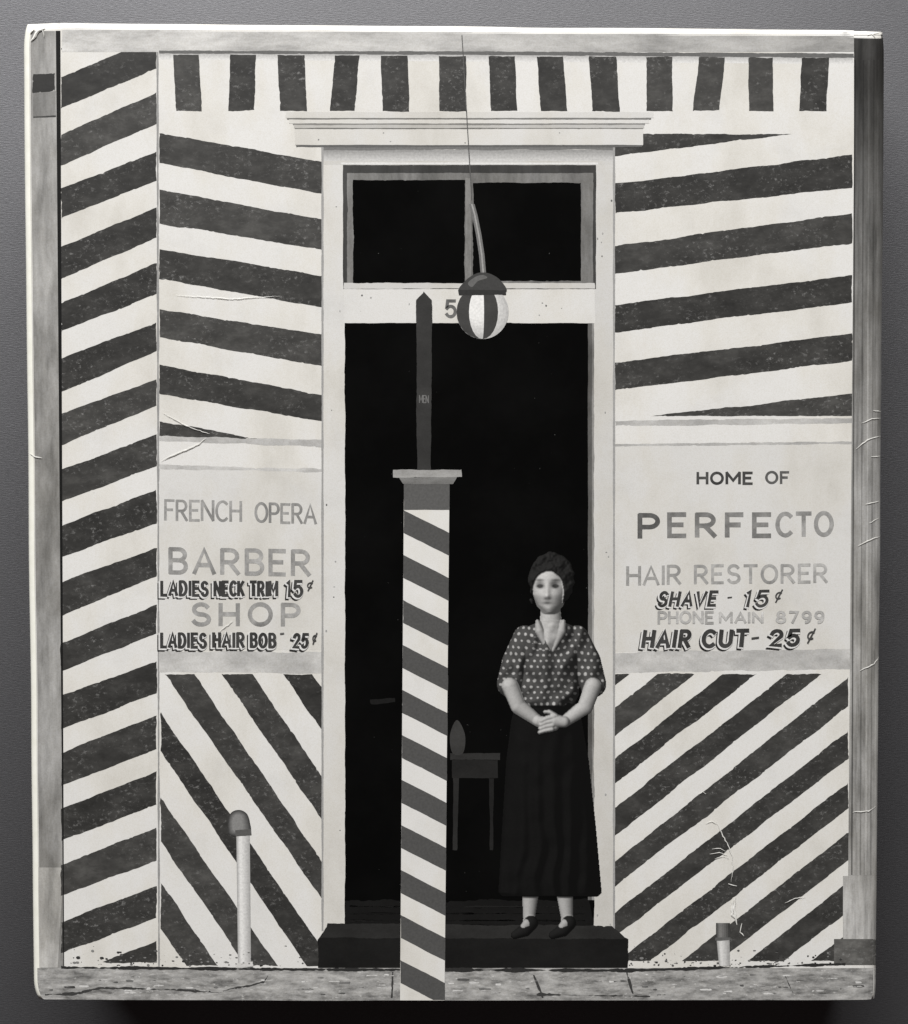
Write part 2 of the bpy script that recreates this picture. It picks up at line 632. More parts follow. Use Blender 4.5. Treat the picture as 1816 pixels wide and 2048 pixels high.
XL, XR = unproject(62, 1000, TOP).x, unproject(1744, 1000, TOP).x
YT, YB = unproject(900, 66, TOP).y, unproject(900, 1992, TOP).y
slab("front_board", XL, XR, YB, YT, TOP - 0.0056, TOP - 0.0026, m_board, 0.0004, book)
slab("back_board", XL, XR, YB, YT, 0.0006, 0.0036, m_board, 0.0004, book)
slab("page_block", XL + 0.004, XR - 0.002, YB + 0.0035, YT - 0.0035, 0.0037, TOP - 0.0057, m_pages, 0.0004, book)

# dust jacket: front sheet, rounded over the edges, with folds down the sides
LAYER[0] = 0
xs = [0, 1.5, 3, 4.5, 6, 8, 10, 12, 14] + list(range(24, 1680, 24)) + list(range(1684, 1719, 3))
xs = [x / 1718.0 for x in xs]
xs[-1] = 1.0
ys = [0, 1.5, 3, 4.5, 6, 8, 10, 12, 14, 18, 24, 32, 42, 54] + list(range(68, 1900, 20)) + list(range(1900, 1954, 5))
ys = [y / 1953.0 for y in ys]
ys[-1] = 1.0
verts, faces, mi = [], [], []
for fy in ys:
    for fx in xs:
        y = 48 + fy * 1951
        x = edge_left(y) + fx * (edge_right(y) - edge_left(y))
        y = edge_top(x) + fy * (edge_bottom(x) - edge_top(x))
        x = edge_left(y) + fx * (edge_right(y) - edge_left(y))
        verts.append(on_cover(x, y))
nx, ny = len(xs), len(ys)
for j in range(ny - 1):
    for i in range(nx - 1):
        p = j * nx + i
        faces.append((p, p + nx, p + nx + 1, p + 1))
        mi.append(0)


def skirt(ids, dz, inset, mat_i, flip):
    rows = [ids]
    for s in (0.25, 1.0):
        new = []
        for q in ids:
            c = verts[q].copy()
            c.z = max(0.0004, c.z - dz * s)
            c.x *= 1 - inset * s
            c.y *= 1 - inset * s
            verts.append(c)
            new.append(len(verts) - 1)
        rows.append(new)
    for a, b in zip(rows[:-1], rows[1:]):
        for k in range(len(a) - 1):
            f = (a[k], a[k + 1], b[k + 1], b[k])
            faces.append(f[::-1] if flip else f)
            mi.append(mat_i)


left_ids = [j * nx for j in range(ny)]
right_ids = [j * nx + nx - 1 for j in range(ny)]
top_ids = list(range(nx))
bot_ids = [(ny - 1) * nx + i for i in range(nx)]
skirt(left_ids, 0.0042, 0.012, 1, True)
skirt(right_ids, 0.05, 0.0, 2, False)
skirt(top_ids, 0.0016, 0.0, 1, False)
skirt(bot_ids, 0.0007, 0.0, 1, True)
me = bpy.data.meshes.new("dust_jacket")
me.from_pydata([tuple(p) for p in verts], [], faces)
for mm in (ink(0.74, 'wall'), m_paper, m_back):
    me.materials.append(mm)
for k, f in enumerate(me.polygons):
    f.material_index = mi[k]
    f.use_smooth = True
# the unprinted rim of the fold down the left side
ncols = sum(1 for x in xs if x * 1718.0 < 11)
for j in range(ny - 1):
    for i in range(ncols):
        me.polygons[j * (nx - 1) + i].material_index = 1
me.update()
jacket = bpy.data.objects.new("dust_jacket", me)
COL.objects.link(jacket)
jacket.parent = book

DARK = [ink(t_, 'stripe') for t_ in (0.036, 0.042, 0.048, 0.056)]

# ---- left column and dark seam
pr = Print()
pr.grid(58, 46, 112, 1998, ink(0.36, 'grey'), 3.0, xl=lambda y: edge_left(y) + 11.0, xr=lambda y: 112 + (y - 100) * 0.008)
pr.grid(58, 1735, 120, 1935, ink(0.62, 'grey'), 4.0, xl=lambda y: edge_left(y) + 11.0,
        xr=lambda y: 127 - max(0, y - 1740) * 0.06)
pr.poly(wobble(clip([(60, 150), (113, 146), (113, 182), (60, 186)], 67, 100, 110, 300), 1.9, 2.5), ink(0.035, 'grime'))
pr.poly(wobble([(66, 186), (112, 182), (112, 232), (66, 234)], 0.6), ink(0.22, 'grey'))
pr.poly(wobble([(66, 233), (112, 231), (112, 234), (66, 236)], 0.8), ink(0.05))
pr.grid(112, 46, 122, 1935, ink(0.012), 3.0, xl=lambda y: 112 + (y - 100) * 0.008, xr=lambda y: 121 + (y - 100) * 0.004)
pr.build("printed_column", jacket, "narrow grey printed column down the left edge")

# ---- top beam
pr = Print()
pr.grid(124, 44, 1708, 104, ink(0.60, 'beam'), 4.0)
pr.poly(wobble([(318, 101), (1000, 103), (1708, 107), (1708, 116), (1000, 110), (318, 107)], 0.7), ink(0.13))
LAYER[0] = 1
for k in range(6):
    pr.poly([(318, 102), (1706, 107), (1706, 128 - k * 2.6), (318, 119 - k * 2.4)], ink(round(0.70 - 0.055 * k, 3)))
pr.build("printed_beam", jacket, "pale printed beam along the top edge")

LAYER[0] = 3
# ---- left pier stripes
pr = Print()
stripes(pr, 122, 96, 313, 1925, -0.40, 62, 113, 20, DARK)
pr.poly(wobble([(313, 100), (317, 100), (320, 1938), (316, 1938)], 0.5), ink(0.30))
pr.build("striped_pier", jacket, "tall narrow panel of rising dark bands at the left")

LAYER[0] = 9
# ---- frieze
pr = Print()
x = 352.0
LAYER[0] += 1
while x < 1700:
    a_, b_, w_ = random.uniform(-7, 7), random.uniform(-7, 7), random.uniform(49, 57)
    yt = 109 + (x - 320) * 0.005
    pr.poly(wobble([(x + a_, yt), (min(x + w_ + a_, 1706), yt), (min(x + w_ + b_, 1706), 222 + random.uniform(-2, 2)), (x + b_, 222)], 0.9),
            random.choice(DARK), True)
    x += 104.0
pr.build("striped_frieze", jacket, "row of upright dark bands over the doorway")

LAYER[0] = 3
# ---- upper panels
pr = Print()
stripes(pr, 319, 262, 645, 878, 0.17, 62, 116, 60, DARK)
pr.build("striped_panel", jacket, "upper left panel of bands falling to the right")
pr = Print()
stripes(pr, 1230, 268, 1704, 832, -0.12, 60, 118, 40, DARK)
pr.build("striped_panel", jacket, "upper right panel of bands rising to the right")

LAYER[0] = 3
# ---- lower panels
pr = Print()
stripes(pr, 321, 1348, 652, 1932, 1.45, 84, 172, 40, DARK)
pr.build("striped_panel", jacket, "lower left panel of steep falling bands")
pr = Print()
stripes(pr, 1226, 1348, 1697, 1922, -0.78, 54, 102, 30, DARK)
pr.build("striped_panel", jacket, "lower right panel of slanting rising bands")

LAYER[0] = 4
# ---- sign panels
pr = Print()
pr.rect(319, 938, 645, 1300, ink(0.68, 'wall'), 0.6)
pr.poly(wobble([(319, 872), (645, 880), (645, 894), (319, 882)], 1.0), ink(0.48, 'grime'))
pr.poly(wobble([(319, 930), (645, 938), (645, 944), (319, 938)], 1.0), ink(0.55, 'grime'))
pr.poly(wobble([(319, 1302), (650, 1304), (650, 1347), (319, 1344)], 1.2), ink(0.52, 'grime'))
lt = ink(0.30, 'wornletter')
lettering(pr, "FRENCH", 328, 998, 484, 1042, lt, 5.5, 0, 3, gap=0.22)
lettering(pr, "OPERA", 509, 1004, 634, 1046, lt, 5.5, 0, 4, gap=0.22)
lettering(pr, "BARBER", 337, 1094, 622, 1149, ink(0.33, 'wornletter'), 8.5, 0, 5, gap=0.34)
lettering(pr, "SHOP", 382, 1204, 601, 1253, ink(0.31, 'wornletter'), 8.5, 0, 1, gap=0.46)
fancy(pr, "LADIES", 320, 1160, 418, 1193, 0.0, 1)
fancy(pr, "NECK", 427, 1161, 490, 1194, 0.0, 0)
fancy(pr, "TRIM", 498, 1161, 557, 1194, 0.0, 0)
fancy(pr, "15", 572, 1160, 607, 1196, 0.0, 0)
lettering(pr, "¢", 611, 1160, 629, 1186, ink(0.06), 2.6, 0.15)
fancy(pr, "LADIES", 320, 1264, 414, 1297, 0.0, 1)
fancy(pr, "HAIR", 424, 1264, 490, 1297, 0.0, 0)
fancy(pr, "BOB", 499, 1265, 553, 1297, 0.0, 0)
fancy(pr, "25", 583, 1266, 619, 1298, 0.1, 0)
lettering(pr, "¢", 621, 1264, 636, 1292, ink(0.06), 2.6, 0.15)
pr.poly([(560, 1266), (568, 1265), (568, 1268), (560, 1269)], ink(0.12))
pr.build("lettered_panel", jacket, "pale left panel lettered FRENCH OPERA BARBER SHOP")
LAYER[0] = 4

pr = Print()
pr.rect(1230, 888, 1704, 1304, ink(0.67, 'wall'), 0.6)
pr.poly(wobble([(1230, 841), (1704, 836), (1704, 847), (1230, 852)], 1.0), ink(0.46, 'grime'))
pr.poly(wobble([(1230, 888), (1704, 883), (1704, 888), (1230, 893)], 1.0), ink(0.44, 'grime'))
pr.poly(wobble([(1228, 1304), (1700, 1298), (1700, 1338), (1228, 1346)], 1.2), ink(0.50, 'grime'))
lettering(pr, "HOME", 1393, 943, 1506, 970, ink(0.06, 'wornletter'), 5.6, gap=0.30)
lettering(pr, "OF", 1530, 942, 1579, 969, ink(0.11, 'wornletter'), 5.2, gap=0.30)
lettering(pr, "P", 1275, 1026, 1320, 1079, ink(0.12, 'wornletter'), 9.5)
lettering(pr, "ERFE", 1334, 1025, 1544, 1077, ink(0.21, 'wornletter'), 9.5, 0, -1, gap=0.46)
lettering(pr, "CTO", 1551, 1023, 1668, 1075, ink(0.31, 'wornletter'), 8.5, 0, -1, gap=0.30)
lettering(pr, "HAIR", 1252, 1131, 1363, 1172, ink(0.36, 'wornletter'), 6.0, 0, -2, gap=0.26)
lettering(pr, "RESTORER", 1388, 1129, 1656, 1169, ink(0.37, 'wornletter'), 6.0, 0, -2, gap=0.30)
fancy(pr, "SHAVE", 1314, 1182, 1438, 1215, 0.2, -1)
pr.poly([(1455, 1194), (1464, 1193), (1464, 1196), (1455, 1197)], ink(0.06))
fancy(pr, "15", 1488, 1180, 1541, 1216, 0.2, -1)
lettering(pr, "¢", 1545, 1178, 1568, 1210, ink(0.06), 3.0, 0.25)
lettering(pr, "PHONE", 1315, 1222, 1428, 1249, ink(0.44, 'wornletter'), 5.0, 0, -1, gap=0.28)
lettering(pr, "MAIN", 1438, 1223, 1527, 1247, ink(0.46, 'wornletter'), 5.0, gap=0.3)
lettering(pr, "8799", 1551, 1221, 1649, 1247, ink(0.42, 'wornletter'), 5.4, gap=0.40)
fancy(pr, "HAIR", 1282, 1259, 1385, 1298, 0.15, -1, 8.0)
fancy(pr, "CUT", 1402, 1258, 1500, 1297, 0.1, -1, 8.5)
pr.poly([(1503, 1275), (1518, 1273), (1518, 1277), (1503, 1279)], ink(0.06))
fancy(pr, "25", 1536, 1258, 1603, 1295, 0.15, -1, 8.0)
lettering(pr, "¢", 1608, 1256, 1634, 1292, ink(0.06), 3.2, 0.25)
pr.build("lettered_panel", jacket, "pale right panel lettered HOME OF PERFECTO")

LAYER[0] = 4
# ---- doorway, frame and window above it
pr = Print()
pr.rect(688, 640, 1190, 1862, ink(0.0035, 'black'))
pr.poly(wobble([(690, 1800), (1176, 1800), (1188, 1860), (690, 1860)], 2.0), ink(0.008, 'grime'))
for yy in (1812, 1826, 1840, 1850):
    pr.poly(wobble([(700, yy), (1170, yy), (1170, yy + 2.5), (700, yy + 2.5)], 1.5), ink(0.016, 'grime'), True)
pr.poly(wobble([(900, 1506), (1000, 1506), (1000, 1520), (900, 1520)], 0.6), ink(0.030, 'grime'))
pr.poly(wobble([(904, 1520), (996, 1520), (996, 1556), (904, 1556)], 0.6), ink(0.016, 'grime'))
pr.poly(wobble([(906, 1556), (918, 1556), (914, 1700), (906, 1700)], 0.6), ink(0.022, 'grime'), True)
pr.poly(wobble([(978, 1556), (988, 1556), (986, 1700), (980, 1700)], 0.6), ink(0.014, 'grime'), True)
pr.poly(smooth([(905, 1506), (900, 1470), (914, 1440), (930, 1470), (926, 1506)]), ink(0.045, 'grime'))
pr.poly(wobble([(740, 1400), (790, 1396), (790, 1404), (742, 1408)], 1.0), ink(0.012), True)
pr.rect(1176, 646, 1190, 1800, ink(0.16, 'grey'), 0.4)
pr.rect(1184, 646, 1190, 1800, ink(0.34, 'grey'), 0.3)
pr.build("printed_doorway", jacket, "black open doorway in the middle of the cover")

pr = Print()
pr.rect(645, 292, 690, 1862, ink(0.68, 'wall'), 0.7)
pr.rect(1188, 292, 1229, 1880, ink(0.62, 'wall'), 0.7)
pr.rect(645, 292, 1229, 330, ink(0.60, 'wall'), 0.6)
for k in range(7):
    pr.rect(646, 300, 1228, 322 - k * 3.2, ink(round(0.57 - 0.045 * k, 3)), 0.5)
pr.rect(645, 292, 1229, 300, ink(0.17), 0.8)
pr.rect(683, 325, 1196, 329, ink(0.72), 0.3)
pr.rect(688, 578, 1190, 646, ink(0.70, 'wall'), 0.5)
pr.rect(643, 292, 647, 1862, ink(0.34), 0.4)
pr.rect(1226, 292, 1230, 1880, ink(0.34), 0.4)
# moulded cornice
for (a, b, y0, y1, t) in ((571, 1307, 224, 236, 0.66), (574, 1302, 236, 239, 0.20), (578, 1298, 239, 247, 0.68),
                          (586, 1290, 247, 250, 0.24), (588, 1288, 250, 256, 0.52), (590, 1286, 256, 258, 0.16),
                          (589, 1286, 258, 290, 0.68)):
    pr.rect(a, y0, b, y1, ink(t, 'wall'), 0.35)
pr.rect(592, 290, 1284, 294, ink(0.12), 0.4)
lettering(pr, "5", 889, 599, 914, 637, ink(0.14, 'wornletter'), 6.5)
for k in range(34):
    x_, y_ = random.choice([(random.uniform(650, 684), random.uniform(310, 1850)), (random.uniform(1194, 1224), random.uniform(310, 1850)),
                            (random.uniform(700, 1180), random.uniform(585, 640)), (random.uniform(600, 1280), random.uniform(262, 286))])
    pr.poly(ell(x_, y_, random.uniform(.9, 2.0), random.uniform(.9, 2.6), 7), ink(random.choice((0.12, 0.25, 0.35))), True)
pr.build("printed_door_frame", jacket, "white printed door frame with a moulded cornice")

pr = Print()
pr.rect(686, 330, 1192, 578, ink(0.05, 'grey'), 0.4)
pr.rect(694, 346, 1186, 576, ink(0.20, 'grey'), 0.8)
pr.rect(688, 566, 1190, 577, ink(0.60, 'wall'), 0.7)
pr.rect(706, 360, 930, 566, ink(0.0035, 'black'), 0.9)
pr.rect(946, 366, 1162, 562, ink(0.0035, 'black'), 0.9)
pr.rect(931, 356, 942, 566, ink(0.28, 'grey'), 0.7)
pr.build("printed_window", jacket, "two dark printed panes over the doorway")

# ---- step and pavement
pr = Print()
LAYER[0] += 1
for k in range(260):
    x_ = random.choice((random.uniform(124, 640), random.uniform(1258, 1690)))
    y_ = 1932 - abs(random.gauss(0, 14))
    r_ = random.uniform(0.4, 1.3)
    pr.poly(wobble(ell(x_, y_, r_ * random.uniform(1, 3.2), r_, 9), 1.0, 1.5), ink(random.choice((0.04, 0.10, 0.22))), True)
LAYER[0] += 1
pr.poly(wobble([(652, 1858), (1222, 1858), (1256, 1878), (1256, 1942), (636, 1940), (636, 1880)], 1.5), ink(0.011, 'grime'))
pr.poly(wobble([(655, 1846), (1224, 1852), (1254, 1878), (640, 1876)], 1.2), ink(0.026, 'grime'))
pr.build("printed_step", jacket, "dark doorstep below the doorway")
pr = Print()
pr.grid(70, 1936, 1752, 2003, ink(0.34, 'stone'), 8.0, xl=lambda y: edge_left(y) + 7, xr=lambda y: edge_right(y) + 2)
pr.poly(wobble([(122, 1932), (640, 1936), (1256, 1938), (1690, 1926), (1690, 1930), (1256, 1944), (640, 1942), (122, 1938)], 1.6), ink(0.03))
for (xa, ya, xb, yb) in ((784, 1944, 782, 1996), (1066, 1950, 1084, 1996), (1252, 1944, 1264, 1988), (1568, 1950, 1584, 1986), (1074, 1988, 1300, 1992)):
    dxx, dyy = (3.0, 0) if abs(yb - ya) > abs(xb - xa) else (0, 2.0)
    pr.poly(wobble([(xa, ya), (xa + dxx, ya + dyy), (xb + dxx, yb + dyy), (xb, yb)], 1.6, 4), ink(0.05))
for k in range(110):
    x_, y_ = random.uniform(90, 1730), random.uniform(1948, 1990)
    ln = random.uniform(3, 13)
    pr.poly(wobble(ell(x_, y_, ln, random.uniform(0.5, 0.9), 12), 1.4, 2.0), ink(random.choice((0.10, 0.16, 0.60, 0.66))), True)
cr = [(90, 1988), (150, 1986), (200, 1974), (280, 1976), (350, 1978), (440, 1984), (460, 1976), (500, 1970), (528, 1962), (536, 1950)]
pr.poly(wobble([(x_, y_) for x_, y_ in cr] + [(x_, y_ + 3.2) for x_, y_ in reversed(cr)], 2.0, 3.0), ink(0.05))
pr.build("printed_pavement", jacket, "grey flagged pavement along the bottom edge")

LAYER[0] = 20
# ---- right column
pr = Print()
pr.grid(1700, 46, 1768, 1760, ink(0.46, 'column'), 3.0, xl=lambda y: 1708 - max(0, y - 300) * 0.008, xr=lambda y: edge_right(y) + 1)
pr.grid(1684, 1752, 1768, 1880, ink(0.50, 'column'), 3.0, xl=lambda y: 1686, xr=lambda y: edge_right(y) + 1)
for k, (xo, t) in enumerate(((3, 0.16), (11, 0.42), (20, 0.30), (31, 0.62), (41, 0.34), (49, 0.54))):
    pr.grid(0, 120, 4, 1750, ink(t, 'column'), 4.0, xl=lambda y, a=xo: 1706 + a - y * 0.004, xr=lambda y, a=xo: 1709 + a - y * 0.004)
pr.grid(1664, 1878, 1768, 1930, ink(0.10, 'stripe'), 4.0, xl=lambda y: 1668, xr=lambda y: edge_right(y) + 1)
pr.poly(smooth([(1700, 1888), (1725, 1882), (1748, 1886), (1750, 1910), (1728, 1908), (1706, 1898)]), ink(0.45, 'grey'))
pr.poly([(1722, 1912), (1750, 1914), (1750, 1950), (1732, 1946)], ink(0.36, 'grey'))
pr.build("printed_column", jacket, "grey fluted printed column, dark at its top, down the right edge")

LAYER[0] = 26
# ---- drain pipes


def tube(pr, xa, ya, xb, yb, r0, r1, dark, light, n=7, kind='flat'):
    """upright round pipe drawn as nested strips, lit from the left"""
    for k in range(n):
        f = k / (n - 1)
        l0, l1 = -1 + 0.45 * f, 1 - 1.15 * f
        pr.poly([(xa + r0 * l0, ya), (xa + r0 * l1, ya), (xb + r1 * l1, yb), (xb + r1 * l0, yb)], ink(round(dark + (light - dark) * f, 3), kind))


pr = Print()
tube(pr, 486, 1660, 489, 1934, 13.5, 13.0, 0.40, 0.76)
pr.poly(wobble([(470, 1926), (505, 1923), (507, 1932), (470, 1937)], 0.8), ink(0.62, 'grime'))
pr.poly(wobble([(472, 1937), (506, 1933), (504, 1938), (474, 1941)], 0.8), ink(0.10))
blend(pr, smooth([(458, 1668), (456, 1640), (464, 1624), (480, 1620), (494, 1628), (500, 1646), (501, 1668), (480, 1672)], 2),
      smooth([(466, 1660), (465, 1640), (470, 1631), (478, 1629), (484, 1634), (486, 1648), (485, 1660), (476, 1662)], 2), 0.05, 0.24, 6)
pr.poly(wobble([(470, 1660), (502, 1658), (503, 1670), (471, 1673)], 0.6), ink(0.10, 'grime'))
pr.build("printed_pipe", jacket, "white printed drain pipe with a grey elbow")
pr = Print()
tube(pr, 1446, 1846, 1446, 1878, 14, 14, 0.05, 0.20, 5, 'grime')
tube(pr, 1446, 1878, 1449, 1932, 13, 11, 0.36, 0.68, 6)
pr.poly(wobble([(1431, 1876), (1461, 1875), (1461, 1880), (1431, 1881)], 0.6), ink(0.12))
pr.build("printed_pipe", jacket, "short printed pipe stub in the lower right stripes")

# ---- generic standing figure, printed in continuous tone
FX0, FX1, FY0, FY1 = 978, 1222, 1096, 1882
gx, gy = np.meshgrid(np.arange(FX0, FX1 + 1, dtype=float), np.arange(FY0, FY1 + 1, dtype=float))
rng = np.random.RandomState(4)


def fuzz(step, seed):
    r = np.random.RandomState(seed)
    h_, w_ = gx.shape
    a = r.rand(h_ // step + 3, w_ // step + 3)
    yy, xx = np.arange(h_) / step, np.arange(w_) / step
    y0, x0 = yy.astype(int), xx.astype(int)
    fy, fx = (yy - y0)[:, None], (xx - x0)[None, :]
    fy, fx = fy * fy * (3 - 2 * fy), fx * fx * (3 - 2 * fx)
    return (a[y0][:, x0] * (1 - fy) * (1 - fx) + a[y0 + 1][:, x0] * fy * (1 - fx)
            + a[y0][:, x0 + 1] * (1 - fy) * fx + a[y0 + 1][:, x0 + 1] * fy * fx) - 0.5


depth = np.full(gx.shape, -1e3)
alb = np.zeros(gx.shape)
mask = np.zeros(gx.shape, bool)


def put(h_, inside, a):
    global depth, alb, mask
    win = inside & (h_ > depth)
    depth = np.where(win, h_, depth)
    alb = np.where(win, a, alb)
    mask = mask | win


def limb(pts, z, a, tex=0.0):
    best, ins = np.full(gx.shape, -1e3), np.zeros(gx.shape, bool)
    for (ax, ay, ar), (bx, by, br) in zip(pts[:-1], pts[1:]):
        t = np.clip(((gx - ax) * (bx - ax) + (gy - ay) * (by - ay)) / max(1e-6, (bx - ax) ** 2 + (by - ay) ** 2), 0, 1)
        d = np.hypot(gx - ax - t * (bx - ax), gy - ay - t * (by - ay))
        r = ar + (br - ar) * t
        ok = d < r
        hh = np.sqrt(np.maximum(r * r - d * d, 0))
        best = np.where(ok, np.maximum(best, hh), best)
        ins |= ok
    put(best + z + tex, ins, a)


def trunk(rows, dep, z, a, tex=0.0):
    ys_ = [r[0] for r in rows]
    lft, rgt = np.interp(gy, ys_, [r[1] for r in rows]), np.interp(gy, ys_, [r[2] for r in rows])
    cx_, hw = (lft + rgt) / 2, np.maximum((rgt - lft) / 2, 0.5)
    u = (gx - cx_) / hw
    ins = (np.abs(u) < 1) & (gy >= ys_[0]) & (gy <= ys_[-1])
    put(z + dep * np.sqrt(np.maximum(1 - u * u, 0)) + tex, ins, a)


def dent(x_, y_, rx, ry, k):
    return k * np.exp(-((gx - x_) / rx) ** 2 - ((gy - y_) / ry) ** 2)


folds = 6.0 * np.sin((gx - 1100) * 0.17 + fuzz(60, 1) * 4.0) * np.clip((gy - 1400) / 300, 0, 1) + 8 * fuzz(24, 2)
trunk([(1396, 1034, 1148), (1440, 1022, 1164), (1520, 1012, 1178), (1650, 1004, 1192), (1786, 996, 1204), (1793, 1004, 1196)],
      60, 0, 0.0075, folds * 0.7)
for lx, rx_ in ((1062, 1058), (1128, 1134)):
    limb([(lx, 1770, 19), (rx_, 1838, 12), (rx_ - 2, 1850, 12)], -10, 0.46)
    limb([(rx_ + 4, 1846, 15), (rx_ - 8, 1860, 14), (rx_ - 28, 1870, 9)], 2, 0.016)
    limb([(rx_ - 4, 1848, 10), (rx_ - 9, 1853, 8)], 8, 0.42)
limb([(1101, 1216, 20), (1102, 1262, 24)], 30, 0.52)
cl = 5.0 * np.sin(gx * 0.13 + gy * 0.05 + fuzz(40, 5) * 7.0) + 9.0 * fuzz(26, 6) + 3.0 * fuzz(9, 7)
dots = np.where((np.hypot((gx + (np.floor(gy / 13) % 2) * 6.5 + 9 * fuzz(30, 31)) % 13 - 6.5, (gy + 11 * fuzz(34, 32)) % 13 - 6.5) < 2.7 + 1.6 * fuzz(11, 33)), 0.46, 0.075)
trunk([(1243, 1078, 1126), (1252, 1056, 1148), (1272, 1038, 1164), (1310, 1040, 1164), (1360, 1040, 1160), (1392, 1034, 1158),
       (1404, 1040, 1152), (1412, 1046, 1146)], 58, 12, dots, cl)
limb([(1050, 1274, 24), (1030, 1322, 26), (1020, 1368, 27)], 26, dots, cl * 0.8)
limb([(1154, 1274, 24), (1176, 1322, 26), (1186, 1368, 27)], 24, dots, cl * 0.8)
limb([(1020, 1372, 17), (1036, 1412, 16), (1076, 1442, 11)], 66, 0.50)
limb([(1186, 1372, 17), (1170, 1414, 16), (1128, 1444, 11)], 62, 0.50)
limb([(1076, 1442, 11), (1096, 1448, 13), (1108, 1452, 10)], 72, 0.50)
limb([(1128, 1444, 11), (1110, 1441, 13)], 76, 0.51)
for k in range(4):
    limb([(1108 - k * 1.5, 1433 + k * 8.5, 5.0), (1094 - k * 2, 1436 + k * 8.5, 4.6), (1083 - k * 1.2, 1442 + k * 7.6, 3.8)], 84 - k, 0.51)
limb([(1112, 1432, 5), (1100, 1424, 4.4), (1090, 1424, 3.6)], 82, 0.50)
V = np.abs(gx - 1101) < np.clip((1300 - gy) * 0.55, 0, 24)
alb = np.where(V & (gy > 1226) & (gy < 1300) & mask, 0.50, alb)
for s_ in (1, -1):
    limb([(1101 + s_ * 26, 1243, 5), (1101 + s_ * 22, 1262, 9), (1101 + s_ * 5, 1300, 3.5)], 66, 0.44)
# head
FCX = 1100
d_ = dict(x=FCX - 5)
hx = (gx - FCX) / np.interp(gy, [1124, 1140, 1165, 1190, 1212, 1226], [24, 32, 36, 34.5, 27, 14])
hy = (gy - 1174) / 53.0
ins = (np.abs(hx) < 1) & (np.abs(hy) < 1)
face = 44 * np.sqrt(np.maximum(1 - hx * hx * 0.9 - hy * hy * 0.55, 0.0))
face += dent(FCX - 6, 1184, 6, 14, 5.0) + dent(FCX - 6, 1193, 7, 5, 5.0)
face -= dent(FCX - 21, 1169, 9, 6, 8.0) + dent(FCX + 11, 1169, 10, 6, 8.0)
face += dent(FCX - 24, 1190, 10, 9, 2.5) + dent(FCX + 14, 1190, 12, 9, 2.5) + dent(FCX - 5, 1217, 11, 7, 3.0)
put(face + 50, ins, 0.56)
head = ins & mask
alb = np.where(head, alb * np.maximum(0.05, 1 - np.minimum(dent(FCX - 20, 1172, 7.5, 4.2, 1.5), 0.9) - np.minimum(dent(FCX + 11, 1172, 8, 4.2, 1.5), 0.9)
                            - dent(FCX - 21, 1160 , 9, 2.4, 0.70) - dent(FCX + 12, 1160, 10, 2.4, 0.70)
                            - dent(FCX - 5.5, 1206, 10.5, 3.2, 0.78) - dent(FCX - 5, 1211.5, 7, 2.0, 0.14)
                            - dent(FCX - 9, 1197, 3.0, 2.2, 0.5) - dent(FCX - 1, 1197, 3.0, 2.2, 0.5)
                            - dent(FCX - 21, 1177, 8, 2, 0.12) - dent(FCX + 11, 1177, 8, 2, 0.12)), alb)
# waved dark hair drawn back from the face
rr = np.hypot((gx - 1103) / 46.0, (gy - 1160) / 56.0)
rr = rr + 0.10 * fuzz(10, 41)
oval = np.hypot((gx - (FCX - 4)) / 31.5, (gy - 1182) / np.where(gy < 1182, 41.0, 60.0)) + 0.05 * fuzz(6, 9)
hair = (rr < 1) & (gy < 1208) & (oval > 1)
wave = 7.0 * fuzz(9, 11) + 5 * fuzz(4, 12) + 3.0 * np.sin(gy * 0.20 + gx * 0.12)
put(74 + 24 * np.sqrt(np.maximum(1 - rr * rr, 0)) + wave, hair, 0.022)
limb([(1062, 1200, 4), (1064, 1206, 3)], 90, 0.03)

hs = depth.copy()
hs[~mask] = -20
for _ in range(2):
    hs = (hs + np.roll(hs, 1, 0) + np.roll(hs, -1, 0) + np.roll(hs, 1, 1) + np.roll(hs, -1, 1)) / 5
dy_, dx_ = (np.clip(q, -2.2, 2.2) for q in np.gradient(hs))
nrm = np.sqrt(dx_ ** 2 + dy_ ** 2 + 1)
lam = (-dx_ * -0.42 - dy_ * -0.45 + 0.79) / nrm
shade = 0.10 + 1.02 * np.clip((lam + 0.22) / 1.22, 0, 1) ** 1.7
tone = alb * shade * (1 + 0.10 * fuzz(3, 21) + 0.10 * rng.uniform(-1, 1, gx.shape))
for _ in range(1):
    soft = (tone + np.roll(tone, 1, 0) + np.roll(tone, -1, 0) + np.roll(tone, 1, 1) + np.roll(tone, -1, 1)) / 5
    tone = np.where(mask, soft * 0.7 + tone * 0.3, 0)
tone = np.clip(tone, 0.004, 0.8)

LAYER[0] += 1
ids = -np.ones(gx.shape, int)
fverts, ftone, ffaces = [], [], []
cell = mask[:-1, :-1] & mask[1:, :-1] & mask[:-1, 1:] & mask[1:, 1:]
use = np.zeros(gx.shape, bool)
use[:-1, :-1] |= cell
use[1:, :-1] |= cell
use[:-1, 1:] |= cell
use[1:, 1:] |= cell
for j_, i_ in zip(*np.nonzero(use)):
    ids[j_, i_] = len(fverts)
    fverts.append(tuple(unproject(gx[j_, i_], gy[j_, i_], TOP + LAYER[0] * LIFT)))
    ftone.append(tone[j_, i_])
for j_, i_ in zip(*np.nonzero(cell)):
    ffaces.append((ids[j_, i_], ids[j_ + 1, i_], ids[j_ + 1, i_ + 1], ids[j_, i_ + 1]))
me = bpy.data.meshes.new("printed_person")
me.from_pydata(fverts, [], [tuple(int(q) for q in f) for f in ffaces])
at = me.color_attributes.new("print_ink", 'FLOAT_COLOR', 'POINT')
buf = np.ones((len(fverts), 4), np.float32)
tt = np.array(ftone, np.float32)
buf[:, 0], buf[:, 1], buf[:, 2] = tt, tt * 0.988, tt * 0.958
